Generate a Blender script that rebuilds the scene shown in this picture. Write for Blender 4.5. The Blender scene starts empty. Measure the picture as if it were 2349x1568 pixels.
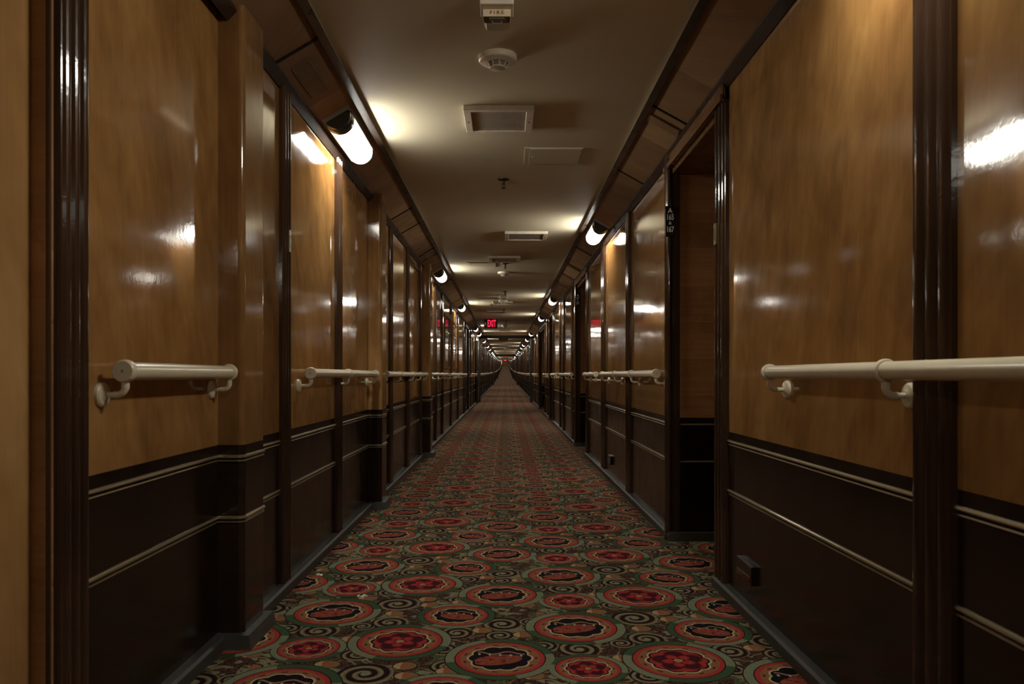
import bpy, bmesh, math, random
from mathutils import Vector, Matrix
random.seed(11)
PI = math.pi
sc = bpy.context.scene
COL = sc.collection

# ------------------------------------------------------------------ layout constants (metres, camera 1 m above the carpet)
XR, XL, XLN = 1.02, -1.03, -1.06          # wall planes: right, left, left beside the camera
ZWR, ZWL = 2.346, 2.34                     # wall tops
XCR, XCL, ZC = 0.775, -0.79, 2.4815        # inner cornice edges and ceiling
ZD, ZU, ZB = 0.745, 0.703, 0.478           # dado colour change, upper strip, lower strip
YEND, YBACK = 223.0, -9.0
KS = 7.6e-5
def zf(y):                                 # the deck rises gently ahead (sheer)
    return KS*y*y if y > 0 else 0.0
def wallx(side, y):
    if side > 0: return XR
    return XLN if y < 2.93 else XL

# ------------------------------------------------------------------ mesh builder
class MB:
    def __init__(s): s.v = []; s.f = []; s.m = []
    def hexa(s, p, m=0):
        b = len(s.v); s.v += [tuple(q) for q in p]
        for q in ((0,1,2,3),(7,6,5,4),(0,4,5,1),(1,5,6,2),(2,6,7,3),(3,7,4,0)):
            s.f.append(tuple(b+i for i in q)); s.m.append(m)
    def box(s, x0, x1, y0, y1, z0, z1, m=0, off=True):
        a = zf(y0) if off else 0; c = zf(y1) if off else 0
        s.hexa([(x0,y0,z0+a),(x1,y0,z0+a),(x1,y1,z0+c),(x0,y1,z0+c),
                (x0,y0,z1+a),(x1,y0,z1+a),(x1,y1,z1+c),(x0,y1,z1+c)], m)
    def prism(s, poly, fn, a, b, m=0):
        """poly: 2D points; fn(p, t) gives the 3D point at extrusion t"""
        n = len(poly); k = len(s.v)
        s.v += [tuple(fn(p, a)) for p in poly] + [tuple(fn(p, b)) for p in poly]
        for i in range(n):
            j = (i+1) % n
            s.f.append((k+i, k+j, k+n+j, k+n+i)); s.m.append(m)
        s.f.append(tuple(k+i for i in range(n-1, -1, -1))); s.m.append(m)
        s.f.append(tuple(k+n+i for i in range(n))); s.m.append(m)
    def lathe(s, prof, o, ax, u, w, n=24, a0=0.0, a1=2*PI, m=0):
        """prof: (radius, distance along ax); o origin; ax,u,w unit vectors"""
        o, ax, u, w = Vector(o), Vector(ax), Vector(u), Vector(w)
        full = abs(a1-a0-2*PI) < 1e-6
        cols = n if full else n+1
        k = len(s.v)
        for r, t in prof:
            for i in range(cols):
                a = a0+(a1-a0)*i/n
                s.v.append(tuple(o+ax*t+(u*math.cos(a)+w*math.sin(a))*r))
        for j in range(len(prof)-1):
            for i in range(n):
                i2 = (i+1) % cols if full else i+1
                s.f.append((k+j*cols+i, k+j*cols+i2, k+(j+1)*cols+i2, k+(j+1)*cols+i)); s.m.append(m)
    def tube(s, path, r, n=12, m=0, caps=True):
        path = [Vector(p) for p in path]
        rad = r if isinstance(r, (list, tuple)) else [r]*len(path)
        k = len(s.v); up = None
        for i, p in enumerate(path):
            d = (path[min(i+1, len(path)-1)]-path[max(i-1, 0)]).normalized()
            if up is None:
                up = d.cross(Vector((0,0,1)))
                if up.length < .1: up = d.cross(Vector((0,1,0)))
            up = (up-d*up.dot(d)).normalized(); w = d.cross(up)
            for j in range(n):
                a = 2*PI*j/n
                s.v.append(tuple(p+(up*math.cos(a)+w*math.sin(a))*rad[i]))
        for i in range(len(path)-1):
            for j in range(n):
                j2 = (j+1) % n
                s.f.append((k+i*n+j, k+i*n+j2, k+(i+1)*n+j2, k+(i+1)*n+j)); s.m.append(m)
        if caps:
            s.f.append(tuple(k+j for j in range(n-1,-1,-1))); s.m.append(m)
            e = k+(len(path)-1)*n
            s.f.append(tuple(e+j for j in range(n))); s.m.append(m)
    def build(s, name, mats, parent=None, loc=(0,0,0), smooth=None, bevel=0):
        me = bpy.data.meshes.new(name)
        me.from_pydata(s.v, [], s.f)
        if not isinstance(mats, (list, tuple)): mats = [mats]
        for mt in mats: me.materials.append(mt)
        for p, mi in zip(me.polygons, s.m): p.material_index = mi
        bm = bmesh.new(); bm.from_mesh(me)
        bmesh.ops.recalc_face_normals(bm, faces=bm.faces)
        bm.to_mesh(me); bm.free()
        if smooth is not None:
            for p in me.polygons: p.use_smooth = True
            me.set_sharp_from_angle(angle=math.radians(smooth))
        me.update()
        o = bpy.data.objects.new(name, me)
        COL.objects.link(o)
        if parent: o.parent = parent
        o.location = loc
        if bevel:
            b = o.modifiers.new('edge', 'BEVEL'); b.width = bevel; b.segments = 2; b.limit_method = 'ANGLE'
        return o

def thing(name, label, cat, loc=(0,0,0), group=None, rot=None):
    o = bpy.data.objects.new(name, None); COL.objects.link(o)
    o.empty_display_size = .05
    o.location = loc
    if rot: o.rotation_euler = rot
    o['label'] = label; o['category'] = cat
    if group: o['group'] = group
    return o
def struct_empty(name):
    o = bpy.data.objects.new(name, None); COL.objects.link(o)
    o['kind'] = 'structure'; o.empty_display_size = .1
    return o
def struct(o): o['kind'] = 'structure'; return o
def dup(root, loc, label=None, group=None):
    r = root.copy(); COL.objects.link(r); r.location = loc
    if label: r['label'] = label
    if group: r['group'] = group
    for ch in list(root.children):
        c = ch.copy(); COL.objects.link(c); c.parent = r
        for g in list(ch.children):
            d = g.copy(); COL.objects.link(d); d.parent = c
    return r
ORD = ('first second third fourth fifth sixth seventh eighth ninth tenth eleventh twelfth thirteenth fourteenth fifteenth sixteenth '
       'seventeenth eighteenth nineteenth twentieth twenty-first twenty-second twenty-third twenty-fourth twenty-fifth twenty-sixth twenty-seventh twenty-eighth twenty-ninth thirtieth thirty-first thirty-second thirty-third thirty-fourth thirty-fifth thirty-sixth thirty-seventh thirty-eighth').split()

# ------------------------------------------------------------------ node expressions
class G:
    def __init__(s, name):
        s.mat = bpy.data.materials.new(name); s.mat.use_nodes = True
        s.nt = s.mat.node_tree; s.N = s.nt.nodes; s.L = s.nt.links
        s.bsdf = s.N['Principled BSDF']
    def node(s, t, **kw):
        n = s.N.new(t)
        for k, v in kw.items(): setattr(n, k, v)
        return n
    def put(s, sock, v):
        if isinstance(v, E): s.L.new(v.s, sock)
        elif isinstance(v, bpy.types.NodeSocket): s.L.new(v, sock)
        elif isinstance(v, (tuple, list)) and len(v) == 3 and sock.type == 'RGBA': sock.default_value = (*v, 1)
        else: sock.default_value = v
    def math(s, op, *a, clamp=False):
        n = s.N.new('ShaderNodeMath'); n.operation = op; n.use_clamp = clamp
        for i, v in enumerate(a): s.put(n.inputs[i], v)
        return E(s, n.outputs[0])
    def mix(s, f, a, b):
        n = s.N.new('ShaderNodeMix'); n.data_type = 'RGBA'
        s.put(n.inputs[0], f); s.put(n.inputs[6], a); s.put(n.inputs[7], b)
        return E(s, n.outputs[2])
    def mul(s, f, a, b):
        n = s.N.new('ShaderNodeMix'); n.data_type = 'RGBA'; n.blend_type = 'MULTIPLY'
        s.put(n.inputs[0], f); s.put(n.inputs[6], a); s.put(n.inputs[7], b)
        return E(s, n.outputs[2])
    def noise(s, vec, scale, detail=3, rough=.5, dist=0.0):
        n = s.N.new('ShaderNodeTexNoise')
        s.put(n.inputs['Vector'], vec); n.inputs['Scale'].default_value = scale
        n.inputs['Detail'].default_value = detail; n.inputs['Roughness'].default_value = rough
        n.inputs['Distortion'].default_value = dist
        return E(s, n.outputs['Fac'])
    def xyz(s, x, y, z):
        n = s.N.new('ShaderNodeCombineXYZ')
        for i, v in enumerate((x, y, z)): s.put(n.inputs[i], v)
        return E(s, n.outputs[0])
    def pos(s):
        g = s.N.new('ShaderNodeNewGeometry'); p = s.N.new('ShaderNodeSeparateXYZ')
        s.L.new(g.outputs['Position'], p.inputs[0])
        return E(s, g.outputs['Position']), [E(s, p.outputs[i]) for i in range(3)]
    def opos(s):
        g = s.N.new('ShaderNodeTexCoord'); return E(s, g.outputs['Object'])
    def rnd(s):
        n = s.N.new('ShaderNodeObjectInfo'); return E(s, n.outputs['Random'])
    def ramp(s, f, stops):
        n = s.N.new('ShaderNodeValToRGB'); s.put(n.inputs[0], f)
        e = n.color_ramp.elements
        while len(e) < len(stops): e.new(.5)
        for i, (p, c) in enumerate(stops): e[i].position = p; e[i].color = (*c, 1)
        return E(s, n.outputs[0])
    def maprange(s, f, a, b, c, d):
        n = s.N.new('ShaderNodeMapRange')
        for i, v in enumerate((f, a, b, c, d)): s.put(n.inputs[i], v)
        return E(s, n.outputs[0])
    def bump(s, h, strength, distance, prev=None):
        n = s.N.new('ShaderNodeBump'); s.put(n.inputs['Height'], h)
        n.inputs['Strength'].default_value = strength; n.inputs['Distance'].default_value = distance
        if prev is not None: s.put(n.inputs['Normal'], prev)
        return E(s, n.outputs[0])
    def set(s, **kw):
        names = dict(color='Base Color', rough='Roughness', metal='Metallic', spec='Specular IOR Level', normal='Normal',
                     ecol='Emission Color', estr='Emission Strength', trans='Transmission Weight', ior='IOR', coat='Coat Weight', coatr='Coat Roughness')
        for k, v in kw.items(): s.put(s.bsdf.inputs[names[k]], v)
        return s.mat
class E:
    def __init__(s, g, sock): s.g = g; s.s = sock
    def __add__(a, b): return a.g.math('ADD', a, b)
    def __radd__(a, b): return a.g.math('ADD', b, a)
    def __sub__(a, b): return a.g.math('SUBTRACT', a, b)
    def __rsub__(a, b): return a.g.math('SUBTRACT', b, a)
    def __mul__(a, b): return a.g.math('MULTIPLY', a, b)
    def __rmul__(a, b): return a.g.math('MULTIPLY', b, a)
    def __truediv__(a, b): return a.g.math('DIVIDE', a, b)
    def __lt__(a, b): return a.g.math('LESS_THAN', a, b)
    def __gt__(a, b): return a.g.math('GREATER_THAN', a, b)

def simple(name, col, rough=.5, metal=0.0, spec=.5, wob=0.0, var=.09):
    g = G(name); p = g.opos()
    n = g.noise(p, 18, 4)
    c = g.mix(g.maprange(n, .3, .7, 0, 1), tuple(x*(1-var) for x in col), tuple(min(1, x*(1+var)) for x in col))
    kw = {}
    if wob: kw['normal'] = g.bump(g.noise(p, 60, 2), wob, .002)
    return g.set(color=c, rough=rough if var < .05 else g.maprange(n, .2, .8, rough*.85, rough*1.15), metal=metal, spec=spec, **kw)

def veneer(name, light, mid, dark, rough=.1, figure=1.0, spec=.5, wave=.05, tint=.16, horizontal=False, plank=0, speck=.03):
    """varnished veneer: grain streaks, cross figure and blotchy age, with slightly wavy varnish"""
    g = G(name)
    P, (x, y, z) = g.pos()
    r = g.rnd()
    h = x + y
    a, b = (z, h) if horizontal else (h, z)
    if plank:
        cell = g.math('FLOOR', z/plank)
        b = b + cell*1.7
    o = r*9.0
    fine = g.noise(g.xyz(a*70.0, b*2.6, o), 1.0, 4, .6)
    streak = g.noise(g.xyz(a*9.0, b*.55, o + 4.0), 1.0, 3, .55, .3)
    fig = g.noise(g.xyz(a*5.0 + b*2.2, b*4.5 - a*3.0, o), 1.0, 2, .5, .8)
    ripple = g.noise(g.xyz(a*24.0 + b*9.0, b*7.0, o + 2.0), 1.0, 2, .5)
    blot = g.noise(g.xyz(a*1.3, b*1.1, o + 7.0), 1.0, 2, .5)
    diag = g.noise(g.xyz(a*6.5 + b*2.6, b*2.0 - a*.7, o + 5.0), 1.0, 2, .5, .5)
    t = fine*.14 + streak*.08 + fig*(.26*figure) + ripple*(.14*figure) + diag*(.34*figure) + blot*.45
    tot = .14+.08+.74*figure+.45
    c = g.ramp(t/tot, [(.36, dark), (.5, mid), (.63, light)])
    k = g.maprange(r, 0, 1, 1-tint, 1+tint)
    if plank:
        w = g.noise(g.xyz(cell, 0.0, 3.3), 1.7, 0)
        k = k*g.maprange(w, .3, .7, .75, 1.25)
        edge = g.math('ABSOLUTE', g.math('FRACT', z/plank) - .5) > .488
        c = g.mix(edge*.5, c, tuple(q*1.15 for q in light))
    c = g.mul(1.0, c, g.xyz(k, k, k))
    v1 = g.noise(g.xyz(x*1.0, y, z), 3.2, 1)
    v2 = g.noise(P, 55.0, 2, .6)
    nm = g.bump(v1, wave, .12)
    nm = g.bump(v2, speck, .0035, nm)
    rg = g.maprange(g.noise(P, 7.0, 3), .3, .7, rough*.75, rough*1.35)
    return g.set(color=c, rough=rg, spec=spec, normal=nm)

M = {}
M['veneer'] = veneer('amber_veneer', (.43,.228,.078), (.30,.15,.049), (.165,.075,.024), rough=.072, figure=1.0, wave=.011)
M['veneer_door'] = veneer('amber_door_veneer', (.52,.31,.125), (.41,.225,.085), (.29,.15,.055), rough=.12, figure=.7, wave=.012, tint=.02)
M['pillar'] = veneer('pillar_veneer', (.42,.24,.095), (.28,.145,.052), (.15,.07,.024), rough=.07, figure=.35, wave=.011, tint=.08)
M['dado'] = veneer('dark_dado_veneer', (.031,.0175,.0102), (.0185,.0103,.0063), (.010,.0057,.0038), rough=.2, figure=.5, wave=.03, horizontal=True, spec=.3)
M['mould'] = veneer('dark_moulding', (.075,.041,.025), (.05,.0265,.016), (.028,.0145,.0085), rough=.085, figure=.1, wave=.02, speck=.05)
M['jamb'] = veneer('brown_jamb', (.24,.125,.058), (.17,.086,.038), (.11,.052,.023), rough=.22, figure=.2, wave=.03, horizontal=True, tint=.05)
M['door_jamb'] = veneer('lamplit_tone_jamb', (.50,.28,.12), (.36,.19,.078), (.2,.1,.04), rough=.3, figure=.3, wave=.02, horizontal=True, tint=.05)  # jamb brown made paler, the lamplight on it put into the colour
M['alcove'] = veneer('brown_alcove_planks', (.50,.275,.125), (.34,.18,.078), (.17,.088,.038), rough=.3, figure=.1, horizontal=True, plank=.222, spec=.3)
M['cornice'] = veneer('cornice_plywood', (.34,.205,.105), (.25,.147,.074), (.17,.096,.048), rough=.4, figure=.25, tint=.3, horizontal=False, spec=.25, speck=.02)
M['edge'] = veneer('cornice_edge', (.045,.024,.014), (.03,.016,.0095), (.018,.009,.006), rough=.36, figure=.1, wave=.008, horizontal=True)
M['brass'] = simple('aged_brass', (.50,.42,.27), .27, .72, var=.02)
M['brass_dark'] = simple('tarnished_brass', (.24,.18,.085), .4, .6, var=.02)
M['cream'] = simple('cream_plastic', (.64,.57,.41), .27, var=.03)
M['white_plastic'] = simple('white_plastic', (.72,.67,.55), .4)
M['grey_white'] = simple('off_white_paint', (.6,.54,.44), .45)
M['fillet'] = simple('pale_fillet', (.42,.36,.28), .3, .3)
M['vent_dark'] = simple('vent_shadow', (.22,.19,.145), .7)
M['black'] = simple('black_metal', (.05,.046,.04), .25)
M['seam'] = simple('dark_seam', (.012,.009,.007), .6, spec=.2)
M['iron'] = simple('dark_iron', (.05,.042,.034), .38, .6)
M['base'] = simple('grey_skirting', (.048,.047,.043), .45)
M['sign'] = simple('black_sign', (.012,.012,.012), .12)
M['letter'] = simple('white_letter', (.85,.83,.78), .5)
M['red_ink'] = simple('red_ink', (.35,.03,.02), .5)
M['fire_plate'] = simple('cream_plate', (.74,.66,.46), .45)
M['door_dark'] = veneer('dark_fire_door', (.02,.011,.007), (.013,.007,.005), (.008,.004,.003), rough=.3, figure=.2)
M['grey_box'] = simple('grey_enamel', (.3,.275,.235), .45)
M['paper'] = simple('paper', (.7,.68,.62), .8)
def _ceiling():
    g = G('cream_ceiling_paint'); P, (x, y, z) = g.pos()
    n = g.noise(P, 1.1, 3)
    c = g.mix(g.maprange(n, .3, .7, 0, 1), (.54,.49,.36), (.60,.55,.41))
    return g.set(color=c, rough=.62, spec=.2, normal=g.bump(g.noise(P, 260, 2), .06, .002))
M['ceiling'] = _ceiling()
def _glass():
    g = G('clear_lens')
    t = g.node('ShaderNodeBsdfTransparent'); t.inputs[0].default_value = (.93,.93,.91,1)
    gl = g.node('ShaderNodeBsdfGlossy'); gl.inputs['Roughness'].default_value = .06
    fr = g.node('ShaderNodeFresnel'); fr.inputs[0].default_value = 1.5
    mx = g.node('ShaderNodeMixShader')
    g.L.new(fr.outputs[0], mx.inputs[0]); g.L.new(t.outputs[0], mx.inputs[1]); g.L.new(gl.outputs[0], mx.inputs[2])
    g.L.new(mx.outputs[0], g.N['Material Output'].inputs[0]); g.N.remove(g.bsdf)
    return g.mat
M['lens'] = _glass()
LAMP = 46.0
def _emit(name, col, st):
    g = G(name); return g.set(color=tuple(.5*q for q in col), ecol=col, estr=st, rough=.4)
M['lamp'] = _emit('lit_diffuser', (1.0,.97,.86), LAMP)
M['exit_red'] = _emit('lit_exit_letters', (1.0,.014,.06), .95)
M['exit_far'] = _emit('lit_exit_face', (1.0,.03,.05), 1.1)

# ------------------------------------------------------------------ the woven carpet
PV, W0, SEAM, OFF = .785, 1.005, .13, -.195
MED = [(-.726,3.232,.158,1),(-.722,2.803,.108,0),(-.397,2.876,.154,0),(-.205,3.188,.129,2),(-.018,2.705,.155,1),
       (-.018-W0,2.705-OFF,.155,1),(-.726+W0,3.232+OFF,.158,1)]   # the last two reach over the seam from the next width
SPI = [(-.471,3.345,.095,1),(-.733,2.99,.082,-1),(-.468,3.095,.075,-1),(-.012,3.075,.085,1),(-.188,2.97,.07,-1),(-.02,2.94,.06,1),(-.53,2.74,.062,1),(-.23,2.79,.06,1),(-.865,3.02,.06,1),(.10,3.1,.05,-1),(-.57,3.05,.05,1),(-.2,3.41,.062,-1)]
BUD = [(-.622,2.648),(-.347,2.63),(-.586,2.9),(-.466,3.215),(-.33,3.33),(-.286,3.045),(-.09,3.0),(.07,2.95),(.095,3.33),(-.196,2.585),(-.345,3.42),(-.87,3.58),(-.875,3.40),(-.612,3.43),(-.85,2.86),(-.10,3.36)]
def _carpet():
    g = G('medallion_carpet'); P, (x, y, z) = g.pos()
    s = g.math('FLOOR', (x - (SEAM-W0))/W0)
    u = x - s*W0
    v = y - s*OFF
    spk = g.noise(P, 210, 1)                       # tufts
    rough_edge = (g.noise(P, 120, 1) - .5)*.010
    def local(u0, v0):
        du = u - u0
        dv = g.math('WRAP', v - v0, PV/2, -PV/2)
        return du, dv
    def r2(a, b): return g.math('MULTIPLY_ADD', a, a, b*b)
    # background: maroon-brown with speckle, and branching scroll stems in sage
    col = g.mix(g.maprange(g.noise(P, 95, 2, .7), .40, .60, 0, 1), (.012,.006,.006), (.10,.05,.03))
    st = g.math('ABSOLUTE', g.noise(g.xyz(u, g.math('WRAP', v, PV, 0.0), 0.0), 11.0, 1, .4, 1.2) - .5)
    col = g.mix(st < .05, col, (.20,.105,.05))
    col = g.mix(st < .036, col, g.mix(g.noise(P, 5, 1) > .53, (.19,.20,.12), (.05,.085,.035)))
    # spirals
    qx = qy = None; qs = 1.0; R = 9.0
    best = None
    for (u0, v0, rad, sg) in SPI:
        du, dv = local(u0, v0)
        du, dv = du/rad, dv/rad
        if best is None: best = [du, dv, r2(du, dv), float(sg)]
        else:
            rr = r2(du, dv); c = rr < best[2]
            mixv = lambda a, b: g.math('MULTIPLY_ADD', c, g.math('SUBTRACT', b, a), a)
            best = [mixv(best[0], du), mixv(best[1], dv), g.math('MINIMUM', rr, best[2]), mixv(best[3], float(sg))]
    rs = g.math('SQRT', best[2]) + rough_edge*4.0
    th = g.math('ARCTAN2', best[1], best[0])*best[3]
    ph = g.math('FRACT', rs*2.3 - th/(2*PI))
    scol = g.mix(ph < .50, (.014,.007,.007), (.20,.11,.055))
    scol = g.mix(g.math('ABSOLUTE', ph - .30) < .125, scol, (.20,.205,.125))
    scol = g.mix(rs < .16, scol, (.22,.22,.14))
    col = g.mix(rs < 1.0, col, scol)
    # buds
    best = None
    for (u0, v0) in BUD:
        du, dv = local(u0, v0)
        du, dv = du/.039, dv/.032
        if best is None: best = [du, r2(du, dv), dv]
        else:
            rr = r2(du, dv); c = rr < best[1]
            best = [g.math('MULTIPLY_ADD', c, g.math('SUBTRACT', du, best[0]), best[0]), g.math('MINIMUM', rr, best[1]),
                    g.math('MULTIPLY_ADD', c, g.math('SUBTRACT', dv, best[2]), best[2])]
    bcol = g.mix(best[0] < -.35, (.23,.12,.055), (.40,.27,.13))
    bcol = g.mix(r2(best[0]+.1, best[2]-.25) < .10, bcol, (.34,.07,.04))
    col = g.mix(best[1] < 1.25, col, (.02,.01,.008))
    col = g.mix(best[1] < 1.0, col, bcol)
    # medallions
    best = None
    for (u0, v0, rad, kind) in MED:
        du, dv = local(u0, v0)
        du, dv = du/rad, dv/rad
        if best is None: best = [du, dv, r2(du, dv), float(kind)]
        else:
            rr = r2(du, dv); c = rr < best[2]
            mixv = lambda a, b: g.math('MULTIPLY_ADD', c, g.math('SUBTRACT', b, a), a)
            best = [mixv(best[0], du), mixv(best[1], dv), g.math('MINIMUM', rr, best[2]), mixv(best[3], float(kind))]
    mx, my, kind = best[0], best[1], best[3]
    r = g.math('SQRT', best[2]) + rough_edge
    th = g.math('ARCTAN2', my, mx)
    sage, green = (.175,.195,.12), (.045,.08,.037)
    ring = g.mix(g.math('SINE', th*2.0 + kind*1.9 + .7) > .1, green, sage)
    m = g.mix(r < 1.05, ring, (.02,.010,.010))
    m = g.mix(r < 1.02, m, (.37,.035,.028))
    m = g.mix(r < .915, m, (.25,.11,.052))
    dots = g.math('COSINE', th*11.0) > .62
    dots = dots*(g.math('ABSOLUTE', r - .825) < .03)
    m = g.mix(dots, m, (.10,.018,.018))
    scal = g.math('ABSOLUTE', g.math('COSINE', th*5.0))*.075 + .645
    m = g.mix(r < scal + .045, m, (.50,.40,.24))
    m = g.mix(r < scal, m, (.008,.005,.007))
    # rose
    k2 = r*15.0 - g.math('ABSOLUTE', g.math('COSINE', th*2.5 + g.math('FLOOR', r*4.8)*1.1))*2.6
    pet = g.maprange(g.math('SINE', k2), -.5, .9, 0, 1)
    rose = g.mix(pet, (.05,.006,.010), (.36,.035,.03))
    rose = g.mix(r < .10, rose, (.36,.22,.09))
    rose = g.mix(r < scal - .05, (.008,.005,.007), rose)
    # bird: a plump russet body, a paler wing, pale beads along the branch
    sgn = g.math('SUBTRACT', 1.5, kind)*2.0          # flips the small bird
    bx = mx*sgn
    body = g.math('MULTIPLY_ADD', (bx + .05)/.56, (bx + .05)/.56, g.math('POWER', g.math('ABSOLUTE', (my + .10 - bx*.2)/.31), 2.0))
    wing = g.noise(g.xyz(mx*7.0, my*16.0, 1.0), 1.0, 2)
    bird = g.mix(wing > .49, (.22,.085,.04), (.30,.036,.028))
    bird = g.mix(wing > .60, bird, (.05,.016,.012))
    bc = g.mix(body < 1.0, (.008,.005,.007), bird)
    br = g.math('ABSOLUTE', my - .32 - g.math('SINE', mx*9.0)*.08) < .04
    bc = g.mix(br, bc, (.27,.15,.09))
    bead = (g.math('COSINE', mx*26.0) > .8)*(g.math('ABSOLUTE', my - .2 + mx*.1) < .05)
    bc = g.mix(bead, bc, (.42,.40,.32))
    bc = g.mix(r < scal - .06, (.008,.005,.007), bc)
    inner = g.mix(kind > .5, rose, bc)
    m = g.mix(r < scal - .005, m, inner)
    col = g.mix(r < 1.28, col, (.02,.012,.009))
    col = g.mix(r < 1.25, col, m)
    k = g.maprange(spk, .25, .75, .56, 1.2)
    col = g.mul(1.0, col, g.xyz(k, k, k))
    return g.set(color=col, rough=.95, spec=.08, normal=g.bump(spk, .5, .004))
M['carpet'] = _carpet()

# ------------------------------------------------------------------ lists of wall segments  (kind, y0, y1)
RIGHT = [('panel',-9,-5.6),('mould',-5.6,-5.44),('panel',-5.44,-3.4),('mould',-3.4,-3.24),('panel',-3.24,-1.3),('mould',-1.3,-1.14),('panel',-1.14,.2),('mould',.2,.36),('panel',.36,1.72),('mould',1.72,1.88),('panel',1.88,3.48),
  ('post',3.48,3.64),('alcove',3.64,4.63),('post2',4.63,4.76),('panel',4.76,6.17),('mould',6.17,6.33),('panel',6.33,7.73),('mould',7.73,7.97),
  ('panel',7.97,9.31),('post',9.31,9.46),('alcove',9.46,10.75),('post2',10.75,10.88),('panel',10.88,11.4),('mould',11.4,11.62),('panel',11.62,13.1),
  ('mould',13.1,13.3),('panel',13.3,13.95),('mould',13.95,14.1),('panel',14.1,15.95),('post',15.95,16.1),('alcove',16.1,17.0),('post2',17.0,17.14),
  ('panel',17.14,18.2),('mould',18.2,18.36),('panel',18.36,19.3),('post',19.3,19.45),('alcove',19.45,22.2),('post2',22.2,22.34),('panel',22.34,23.6),
  ('mould',23.6,23.76),('panel',23.76,25.2),('mould',25.2,25.36),('panel',25.36,27.3)]
LEFT = [('panel',-9,-6),('mould',-6,-5.84),('panel',-5.84,-3.7),('mould',-3.7,-3.54),('panel',-3.54,-1.5),('mould',-1.5,-1.34),('panel',-1.34,.73),('post',.73,.87),('cabin',.87,1.795),('mould',1.795,1.909),('panel',1.909,2.93),
  ('panel',2.93,3.473),('mould',3.473,3.594),('panel',3.594,4.6),('mould',4.6,4.73),('panel',4.73,5.84),('panel',5.84,6.72),('mould',6.72,6.86),
  ('panel',6.86,7.9),('mould',7.9,8.06),('panel',8.06,9.1),('mould',9.1,9.25),('panel',9.25,11.1),('mould',11.1,11.26),('panel',11.26,12.3),
  ('mould',12.3,12.46),('panel',12.46,14.3),('mould',14.3,14.5),('panel',14.5,16.4),('mould',16.4,16.56),('panel',16.56,18.7),('mould',18.7,18.86),
  ('panel',18.86,19.4),('dark',19.4,21.2),('mould',21.2,21.35),('panel',21.35,22.6),('mould',22.6,22.76),('panel',22.76,24.2),('mould',24.2,24.36),('panel',24.36,27.3)]
def far_list(y0, y1, al):
    out = []; y = y0; i = 0
    while y < y1-.3:
        w = 1.5 + .35*math.sin(i*2.3+al)
        e = min(y+w, y1)
        out.append(('panel', y, e)); y = e
        if y < y1-.5:
            if i % 4 == 2: out.append(('dark', y, y+.9)); y += .9
            else: out.append(('mould', y, y+.17)); y += .17
        i += 1
    return out
def thin(lst):
    out = []
    for k, a, b in lst:
        if out and out[-1][0] == 'post2':
            p = out[-1]; out[-1] = ('post2', p[1], p[1]+.035); a = p[1]+.035
        out.append((k, a, b))
    return out
RIGHT = thin(RIGHT)
RIGHT += far_list(27.6, 61.0, 1.0)
LEFT += far_list(27.6, 61.0, 0.2)

def strip_profile():
    return [(-.003,.006),(.004,.006),(.0078,.0035),(.0088,0),(.0074,-.0032),(.004,-.005),(-.003,-.006)]
def flange_profile():
    return [(-.003,-.0125),(.0035,-.013),(.0045,-.0155),(.0035,-.0175),(-.003,-.018)]
def reeds(w, n=3, depth=.026, r=.4):
    """cover-moulding section: (distance from wall, position along the wall)"""
    pts = [(-.01, 0), (depth*.55, 0)]
    g = w/n
    for i in range(n):
        for a in range(0, 7):
            t = a/6
            pts.append((depth*.62 + depth*.38*math.sin(PI*t)**.6, g*i + g*(.08+.84*t)))
    pts += [(depth*.55, w), (-.01, w)]
    return pts

def strips(side, y0, y1, x, parent=None, mb=None, m=0):
    for z in (ZU, ZB):
        b = mb or MB()
        for k, pr in enumerate((strip_profile(), flange_profile())):
            b.prism(pr, lambda p, t, z=z: (x - side*p[0], t, z + p[1] + zf(t)), y0, y1, m if mb else k)
        if mb is None: b.build('brass_strip', [M['brass'], M['brass_dark']], parent)

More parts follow.
